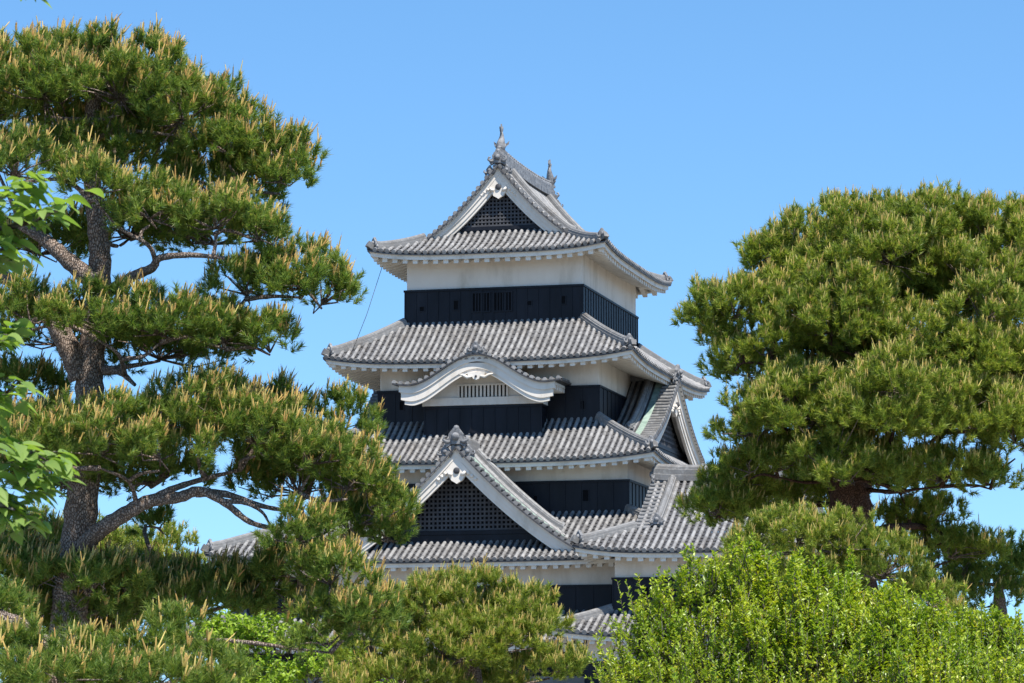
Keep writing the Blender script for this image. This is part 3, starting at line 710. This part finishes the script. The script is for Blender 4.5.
def limb(mb, pts, r0, r1, seg=9, n=5):
    pa = smooth_path(pts, n); m_ = len(pa); mb.tube(pa, [(r0 + (r1-r0)*i/(m_-1)) * (1 + .07*sin(i*2.3)) for i in range(m_)], seg); return pa

def pine(label, base, trunk, tr0, pads, d0, per=9, tuft=.22, nsh=12, nne=46, nlen=.10, nw=.0055, clen=.12, crate=.34, mats=None, limbs=(), cat='pine tree', name='pine_tree', lo=-.22, twig=True, lean=.1, bark=None):
    bark = bark or BARK
    """trunk: list of (px, py, depth offset) from low to high; limbs: (list of (px, py, dd), r0, r1) built as branch parts"""
    root = empty(name, (base[0], base[1], 0)); tag(root, label, cat)
    off = np.array([base[0], base[1], 0])
    t = MB(); tp = [np.array([base[0], base[1], -.1])] + [at(x, y, d0 + dd) for x, y, dd in trunk]
    path = limb(t, [p - off for p in tp], tr0*1.25, tr0*.45, 14, 6)
    C, O, Wt = tufts(pads, d0, per, lo)
    P = np.array(path) + off
    for pts, r0_, r1_ in limbs: P = np.vstack([P, smooth_path([at(x, y, d0 + dd) for x, y, dd in pts], 6)])
    ends = [at(p[0], p[1], d0 + p[4]) - np.array([0, 0, p[3]*.35*d0/F_PX]) for p in pads]
    for c in sorted(ends, key=lambda c: np.linalg.norm(np.array(path) + off - c, axis=1).min()):   # limbs fork from the wood already grown
        dist = np.linalg.norm(P - c, axis=1) + np.where(P[:, 2] > c[2] + .1, 3, 0); s = P[int(np.argmin(dist))]
        mid = (s + c)/2 + RNG.normal(size=3)*.10*np.linalg.norm(c - s) + np.array([0, 0, .04])
        lp = limb(t, [s - off, mid - off, c - off], min(tr0*.24, .024 + .012*np.linalg.norm(c - s)), .013, 6, 4)
        P = np.vstack([P, np.array(lp) + off])
    t.build('trunk', bark, root)
    for pts, r0, r1 in limbs:
        b = MB(); limb(b, [at(x, y, d0 + dd) - off for x, y, dd in pts], r0, r1, 10, 6); b.build('branch', bark, root)
    if twig:                                         # twigs carrying the clumps
        tw = MB(); cc = np.array([at(p[0], p[1], d0 + p[4]) for p in pads])
        for i in range(0, len(C), 2):
            s = cc[int(np.argmin(np.linalg.norm(cc - C[i], axis=1)))] - np.array([0, 0, .05])
            tw.tube([s - off, (s + C[i])/2 + RNG.normal(size=3)*.06 - off, C[i] - off], [.012, .009, .005], 4)
        tag(tw.build('twigs', BARK, root), kind='stuff')
    cr = pine_crown(C - off, O, Wt, tuft, nsh, nne, nlen, nw, clen, crate, mats or [NEEDLE, CANDLE, TIP], root, lean=lean)
    return root

LEFT = [
 # top mass
 (45,95,85,62,.2),(120,95,85,58,.0),(180,118,62,52,.1),(230,150,50,46,.1),(280,178,38,46,.2),(-20,110,60,70,.3),(90,160,110,40,.9),(215,195,70,36,.9),
 # second layer
 (15,172,44,30,-.9),(92,190,36,34,-1.0),(150,214,46,32,-.8),(215,224,56,28,-.6),(258,234,32,20,-.4),(130,232,70,20,1.0),(215,240,70,16,1.0),(40,250,70,18,1.2),
 # third
 (300,285,54,36,-.2),(245,290,48,26,-.2),(322,300,30,26,0),
 (30,318,48,34,-.9),(95,325,54,36,-.8),(160,330,62,36,-.6),(225,338,57,32,-.4),(270,348,30,20,-.2),(160,355,90,18,.6),(5,390,62,20,1.4),(60,340,60,26,.7),
 # fourth
 (35,455,60,44,-1.1),(100,450,58,50,-1.1),(160,455,52,44,-.9),(200,422,58,44,-.6),(255,440,58,46,-.5),(310,460,50,42,-.3),(348,485,40,40,-.1),(376,512,32,32,0),(345,430,24,32,.6),(270,420,40,30,.3),
 (300,490,75,30,.6),(350,530,50,26,.6),(388,535,22,20,.3),(60,480,70,30,.4),(150,478,60,24,.5),
 # lower right
 (300,538,32,30,-.7),(330,580,38,34,-.8),(360,615,44,40,-.9),(330,640,42,36,-.8),(300,575,50,30,.3),
 # rear pads, some added to shade those below, then the shaded low layers
 (100,440,80,40,1.7),(220,430,80,40,1.4),(300,465,60,30,1.3),(20,450,60,40,1.5),(60,100,80,50,1.5),(160,130,80,50,1.4),(240,170,60,40,1.0),(170,590,54,22,1.0),(240,594,54,24,.4),(195,608,78,22,.6),(285,604,46,24,.5),(90,588,60,24,-.3),(70,580,30,14,-.5),(80,615,85,30,.5),(20,590,48,32,.4),(160,525,20,9,2.0),(30,548,42,18,1.8),(5,570,40,22,.9),(10,625,40,30,.9),(112,628,42,20,.8),(60,640,60,24,1.0),(60,570,40,14,1.0),(140,606,60,22,.5),(120,580,40,16,.2),
]
b0 = at(62, 683, 36)
pine('large pine with layered foliage pads, scaly trunk and pale upright shoots beside the keep', (b0[0], b0[1]),
     [(68,640,0),(75,570,0),(82,500,0),(89,420,.1),(90,372,.1),(97,310,.3),(100,260,.3),(97,225,.3),(90,150,.4),(95,90,.3)], .18, LEFT, 36, per=42, tuft=.145, nsh=10, nne=50, nw=.009, clen=.125, crate=.52, lean=.24,
     limbs=[([(80,550,-.1),(98,532,-.4),(125,514,-.5),(150,501,-.55),(180,497,-.5),(200,491,-.5),(225,503,-.5),(250,522,-.5),(280,530,-.4)], .105, .022), ([(196,493,-.5),(225,494,-.4),(262,506,-.3),(295,512,-.2)], .05, .018), ([(222,501,-.5),(245,503,-.45),(262,512,-.4),(270,525,-.4)], .03, .012), ([(150,501,-.55),(170,490,-.5),(200,480,-.3),(240,470,-.2)], .05, .018), ([(82,378,.1),(70,350,.1),(50,315,.2),(25,290,.3),(-10,270,.4)], .15, .07),
            ([(98,285,.2),(70,262,.2),(45,240,.3),(20,225,.4)], .12, .05), ([(97,300,.1),(130,278,-.3),(152,268,-.6),(160,258,-.7),(190,255,-.8),(225,258,-.8)], .07, .02),
            ([(156,262,-.65),(148,245,-.8),(120,228,-.9),(98,205,-1)], .03, .012), ([(105,370,0),(120,372,-.2),(135,385,-.4)], .06, .02)])

LOWL = [(35,668,70,30,0),(110,668,52,30,.2),(170,648,36,28,.3),(205,672,36,26,.3),(-5,608,30,14,.5),(60,690,90,24,-.4),(150,690,80,24,-.2),(10,640,30,14,.8)]
b0 = at(70, 683, 29)
pine('low pine along the bottom left edge, dense with long straw coloured shoots', (b0[0]-.6, b0[1]), [(20,700,0),(60,680,.1),(90,680,.1)], .16, LOWL, 29, per=46, tuft=.14, nsh=10, nne=50, nw=.008, clen=.14, crate=.22, lean=.2,
     limbs=[([(-40,605,.2),(0,618,.2),(25,628,.2),(48,648,.2),(60,690,.3)], .085, .06)])

DOME = [(470,622,78,48,0),(415,630,52,42,.2),(525,625,44,40,.1),(380,655,45,36,-.1),(445,655,60,34,-.6),(500,650,50,30,-.5),(550,672,42,18,-.3),(400,690,70,24,-.6),(360,625,34,28,.5),(470,690,60,14,.9)]
b0 = at(472, 683, 48)
pine('rounded dome shaped pine standing in front of the keep walls', (b0[0], b0[1]), [(470,690,.3),(468,660,.3),(470,640,.2)], .20, DOME, 48, per=36, tuft=.17, nsh=12, nne=46, nlen=.10, nw=.010, clen=.12, crate=.55, mats=[NEEDLE_R, CANDLE_R, TIP])

RIGHT = [
 (905,392,56,36,-1.9),(846,302,46,32,-1.0),(985,318,40,34,-1.2),(800,392,36,26,-1.3),(736,488,34,22,-.3),(716,512,30,18,-.3),(752,508,36,24,.0),(735,520,34,16,.3),
 (765,375,46,20,.5),(860,366,90,26,.7),(960,372,70,26,.8),(850,478,46,18,-1.9),(720,345,20,16,-.2),
 (860,312,60,26,.8),(945,312,60,26,.8),(1010,315,44,28,.8),(830,388,60,22,.4),(900,388,60,22,.2),(975,394,60,24,.2),(835,462,36,22,-1.8),(880,470,34,18,-1.6),
 (850,240,80,34,.4),(925,238,78,38,.4),(990,246,66,40,.3),(1040,254,50,44,.3),(790,266,46,24,.2),(768,262,30,20,.3),
 (890,262,80,34,-.3),(975,284,66,34,-.3),(835,278,60,28,-.1),
 (735,315,50,32,-.4),(775,300,40,22,-.3),(705,322,24,20,-.3),
 (770,352,46,34,-.7),(830,330,64,40,-.9),(900,348,70,42,-1.0),(970,368,70,44,-.9),(1030,360,50,50,-.8),(735,365,22,18,-.5),
 (760,432,46,40,-1.0),(815,420,70,46,-1.4),(890,425,82,48,-1.6),(960,425,70,52,-1.4),(1015,440,46,52,-1.2),(750,470,24,26,-.9),
 (778,468,38,26,-.7),(840,462,60,24,-.8),(940,478,60,24,-1.2),(990,482,34,20,-1.0),
 (720,510,30,22,-.2),(760,505,34,20,.6),(800,495,50,22,1.2),(830,500,40,24,1.6),(900,490,36,14,2.2),(930,520,40,14,2.6),(925,540,44,16,2.8),(880,525,28,10,2.6),(950,555,50,18,2.8),(1045,420,62,60,2.4),(990,400,80,60,2.2),(930,430,70,40,2.0),(880,300,120,70,1.8),(980,300,90,70,1.8),(850,420,80,50,1.4),  # last pads: unseen rear crown, added to shade the low pine
]
b0 = at(852, 683, 55)
pine('broad domed pine with dense olive foliage rising above the bright leafy tree', (b0[0], b0[1]), [(852,640,.2),(854,560,.2),(850,500,.1),(846,455,.1),(855,400,.2),(880,340,.3),(890,280,.3)], .40, RIGHT, 55, per=27, tuft=.20, nsh=12, nne=44, nlen=.125, nw=.013, clen=.14, crate=.44, mats=[NEEDLE_R, CANDLE_R, TIP], bark=BARK_R,
     limbs=[([(848,470,0),(800,440,-.6),(760,420,-.9)], .16, .05), ([(852,500,.1),(880,470,.2),(930,455,-.4)], .15, .05), ([(856,540,.3),(890,528,1.6),(930,528,2.6),(955,545,2.8)], .10, .03)])

BACK = [(757,550,32,20,0),(798,540,48,26,.1),(840,545,48,30,.0),(885,572,40,30,.1),(930,605,36,28,.1),(965,630,30,24,.1),(800,580,90,40,.5)]
b0 = at(820, 683, 46.5)
pine('pine with orange shoots peeping out between the bright leafy tree and the broad pine', (b0[0], b0[1]), [(820,660,.2),(815,600,.2),(812,560,.2)], .16, BACK, 46.5, per=30, tuft=.17, nsh=11, nne=44, nw=.010, clen=.12, crate=.34, mats=[NEEDLE_R, CANDLE_R, TIP])

SHADE = [(960,575,40,24,0),(1000,572,44,26,.2),(1045,575,40,30,.2),(985,605,60,26,.3),(940,600,40,20,.4)]
b0 = at(1000, 683, 59)
pine('dark shaded pine low at the right edge behind the bright leafy tree', (b0[0], b0[1]), [(1000,660,.2),(1000,610,.2),(998,585,.2)], .18, SHADE, 59, per=16, tuft=.26, nsh=13, nne=40, nw=.014, nlen=.12, clen=.14, crate=.12)

FARL = [(60,535,55,20,0),(110,545,44,20,0),(170,548,26,14,.5),(20,560,50,26,0),(130,575,90,24,.6)]
b0 = at(100, 683, 74)
pine('sunlit distant pine glimpsed behind the scaly trunk', (b0[0], b0[1]), [(100,640,.2),(100,590,.2),(98,560,.2)], .2, FARL, 74, per=11, tuft=.3, nsh=13, nne=36, nw=.018, nlen=.14, clen=.15, crate=.4, mats=[NEEDLE_R, CANDLE_R, TIP])

# broadleaf trees
def leafy(label, base, pads, d0, per, slen, nleaf, ll, lw, mat, name, cat, upw=1.0, spires=(), lo=-.2, droop=0, plumes=0):
    root = empty(name, (base[0], base[1], 0)); tag(root, label, cat); off = np.array([base[0], base[1], 0])
    C, O, Wt = tufts(pads, d0, per, lo); n = len(C)
    dirs = unit(O*.55 + np.array([0, 0, upw]) + RNG.normal(size=(n, 3))*.22); ln = slen * RNG.uniform(.4, 1.1, n) * np.where(RNG.random(n) < .06, 1.7, 1)
    for (px, py, top, cnt, dd) in spires:
        p = at(px, py, d0 + dd); q = at(px, top, d0 + dd); h = q[2] - p[2]
        for i in range(cnt):
            f = i/cnt; c = p + np.array([RNG.normal()*.13*(1-f*.6), RNG.normal()*.15, h*f*.85])
            C = np.vstack([C, c]); dirs = np.vstack([dirs, unit(np.array([RNG.normal()*.28, RNG.normal()*.3, 1.]))]); ln = np.append(ln, slen*.6*RNG.uniform(.6, 1.1))
    for _ in range(plumes):
        i = RNG.integers(0, len(Wt)); h = slen * RNG.uniform(1.0, 2.3)
        if Wt[i] < -.1 or C[i, 0] < 2.9 or C[i, 0] > 5.0: continue
        ax_ = unit(np.array([O[i, 0]*.25 + RNG.normal()*.08, O[i, 1]*.25, 1.])); k = 16; f = RNG.uniform(0, 1, (k, 1))
        C = np.vstack([C, C[i] + ax_*f*h + RNG.normal(size=(k, 3))*.10*(1.1 - f)]); dirs = np.vstack([dirs, unit(ax_ + RNG.normal(size=(k, 3))*.38*(1.1 - f))]); ln = np.append(ln, slen*RNG.uniform(.4, .8, k))
    n = len(C)
    t = MB(); z0 = min(C[:, 2]) - .2
    top = np.array([base[0], base[1], max(1.0, z0*.8)])
    limb(t, [(0, 0, -.1), (.05, .03, top[2]*.5), top - off], .16, .11, 10)
    cc = [at(p[0], p[1], d0 + p[4]) for p in pads]
    for c in cc: limb(t, [top - off - np.array([0, 0, .2]), (top + c)/2 - off + RNG.normal(size=3)*.15, c - off], .06, .02, 6)
    t.build('trunk', BARK2, root)
    tw = MB()
    for i in range(0, n):
        s = C[i] - dirs[i]*.35; e = C[i] + dirs[i]*ln[i]
        tw.tube([s - off, e - off], [.007, .003], 3)
    tag(tw.build('twigs', BARK2, root), kind='stuff')
    M = n*nleaf; si = np.repeat(np.arange(n), nleaf); f = np.tile(np.linspace(0, 1, nleaf), n)[:, None]
    A = dirs[si]; per_ = unit(np.cross(A, unit(RNG.normal(size=(M, 3)))))
    b = C[si] - off + A * (f*1.2 - .2) * ln[si][:, None]
    ld = unit(A*(.35 + .55*f) + per_*1.0 + np.array([0, 0, -droop])); L = ll * RNG.uniform(.6, 1.15, (M, 1)) * (1 - .25*f)
    nr = unit(np.cross(ld, np.cross(A + RNG.normal(size=(M, 3))*.5, ld))); sd = np.cross(ld, nr); w = L * lw
    v0 = b; v1 = b + ld*L*.5 + sd*w/2 + nr*L*.10; v2 = b + ld*L - nr*L*.06; v3 = b + ld*L*.5 - sd*w/2 + nr*L*.10
    V = np.stack([v0, v1, v2, v3], 1).reshape(-1, 3); i0 = (np.arange(M)*4)[:, None]
    T = np.concatenate([i0 + np.array([[0, 1, 2]]), i0 + np.array([[0, 2, 3]])])
    np_mesh('crown', V, [T], [mat], [0], root)
    return root

LEAFY = [(655,650,42,44,.2),(700,618,44,46,.3),(760,626,62,40,.3),(830,634,64,38,.2),(895,645,62,40,.1),(930,655,60,34,.3),(965,655,56,34,.1),(1012,664,46,36,.0),(880,650,70,40,.6),(720,665,80,44,-.4),(810,660,90,50,-.6),(900,675,80,38,-.6),(980,690,70,30,-.7),(640,690,50,26,-.3),(830,700,110,30,-.9),(730,700,90,30,-.9),(930,705,90,30,-1),(1010,700,50,30,-.6)]
b0 = at(820, 683, 42)
leafy('bright green leafy tree with upright shoots filling the bottom right', (b0[0], b0[1]), LEAFY, 42, 118, .34, 24, .085, .5, BUSH, 'leafy_tree', 'leafy tree', plumes=200,
      spires=[(660,640,564,16,0),(690,610,545,18,.1),(716,600,555,14,.2),(745,590,540,14,.1),(640,670,608,12,0),(612,690,622,12,0),(770,610,548,18,.2),(800,610,552,16,.1),(735,600,538,14,.0),(850,610,580,12,.1),(885,620,590,10,0),(930,630,590,12,0),(990,640,610,10,0),(1015,650,618,10,0),(830,640,585,12,-.6),(740,640,590,12,-.6),(900,660,620,12,-.6),(680,660,615,12,-.5),(960,670,630,12,-.5)])
MAP = [(225,650,34,28,0),(275,645,44,30,.1),(330,672,44,22,0),(250,685,60,22,-.3),(360,690,40,18,.2),(215,632,22,14,.3)]
b0 = at(270, 683, 58)
leafy('small yellow green maple seen low between the pines', (b0[0], b0[1]), MAP, 58, 80, .3, 18, .12, .7, MAPLE, 'maple_tree', 'maple tree', upw=.4, droop=.3)

# the overhanging branches at the left edge (the tree stands just outside the picture)
def cherry():
    d0 = 12.5; b0 = at(-190, 683, d0); off = np.array([b0[0], b0[1], 0])
    root = empty('cherry_tree', (b0[0], b0[1], 0)); tag(root, 'overhanging cherry branches with large drooping green leaves at the left edge', 'cherry tree')
    t = MB(); top = at(-200, -150, d0)
    tr = limb(t, [(0, 0, -.1), at(-185, 600, d0) - off, at(-205, 300, d0) - off, top - off], .13, .05, 12); t.build('trunk', BARK2, root)
    brs = [([(-200,330,0),(-90,262,0),(-20,235,0),(30,222,0),(62,208,-.02)], [(62,206),(48,212),(30,215),(12,218),(-5,230)]),
           ([(-200,300,0),(-80,240,.1),(-15,205,.1),(25,188,.1)], [(28,182),(18,188),(5,195),(-8,200),(-20,205)]),
           ([(-200,360,0),(-80,290,-.1),(-30,262,-.1),(5,248,-.1)], [(8,246),(0,250),(-10,255),(-25,262)]),
           ([(-200,440,0),(-80,370,.05),(-20,340,.05),(0,332,.05)], [(2,330),(-5,335),(-14,338)]),
           ([(-200,500,0),(-90,455,0),(-20,440,0),(20,448,0),(50,462,0)], [(52,462),(44,458),(30,456),(12,450),(-5,442),(-20,442),(38,474),(20,470),(4,466)]),
           ([(-200,460,0),(-90,420,.1),(-30,400,.1),(5,392,.1)], [(6,390),(0,393),(-12,396),(-24,400)]),
           ([(-200,560,0),(-90,510,-.1),(-30,500,-.1),(0,505,-.1),(15,510,-.1)], [(18,508),(8,505),(-8,503),(-20,503),(30,492),(12,490),(-6,488),(22,520),(4,522)]),
           ([(-200,120,0),(-80,20,0),(0,-22,0),(40,-28,0)], [(42,-26),(26,-22),(10,-24)])]
    V, Fq = [], []; nu, nv = 2, 6
    tw = MB()
    for bi, (pts, nodes) in enumerate(brs):
        limb(tw, [at(x, y, d0 + dd) - off for x, y, dd in pts], .022, .005, 6)
        for (px, py) in nodes:
            for _ in range(10):
                p = at(px + RNG.normal()*8, py + RNG.normal()*6, d0 + RNG.normal()*.06) - off
                az = RNG.uniform(-.5*pi, .5*pi) if RNG.random() < .8 else RNG.uniform(-pi, pi)
                dirv = np.array([cos(az), sin(az)*.9, RNG.uniform(-.55, .30)]); dirv /= np.linalg.norm(dirv)
                L = RNG.uniform(.06, .115); wd = L*RNG.uniform(.25, .33); side = np.cross(dirv, (0, 0, 1)); side /= np.linalg.norm(side)
                side = side*cos(.5) + np.array([0, 0, 1])*sin(RNG.uniform(-.6, .6)); side /= np.linalg.norm(side); nrm = np.cross(side, dirv)
                if nrm[2] < 0: nrm = -nrm
                st = p + dirv*.02; tw.tube([p, st], [.0018, .0015], 4); b = len(V); dr = RNG.uniform(.1, .4)
                for j in range(nv+1):
                    f = j/nv; w = wd * (sin(pi*f**.85)**.8 if 0 < f < 1 else 0) * (1.12 - .35*f)
                    c = st + dirv*L*f + np.array([0, 0, -dr*L*f*f])
                    V += [c - side*w + nrm*w*.35, c - nrm*.0, c + side*w + nrm*w*.35]
                for j in range(nv):
                    for q in (0, 1): Fq.append((b+j*3+q, b+j*3+q+1, b+(j+1)*3+q+1, b+(j+1)*3+q))
    tw.build('branches', BARK2, root)
    np_mesh('leaves', np.array(V), [np.array(Fq)], [CHERRY], [0], root, True)
cherry()
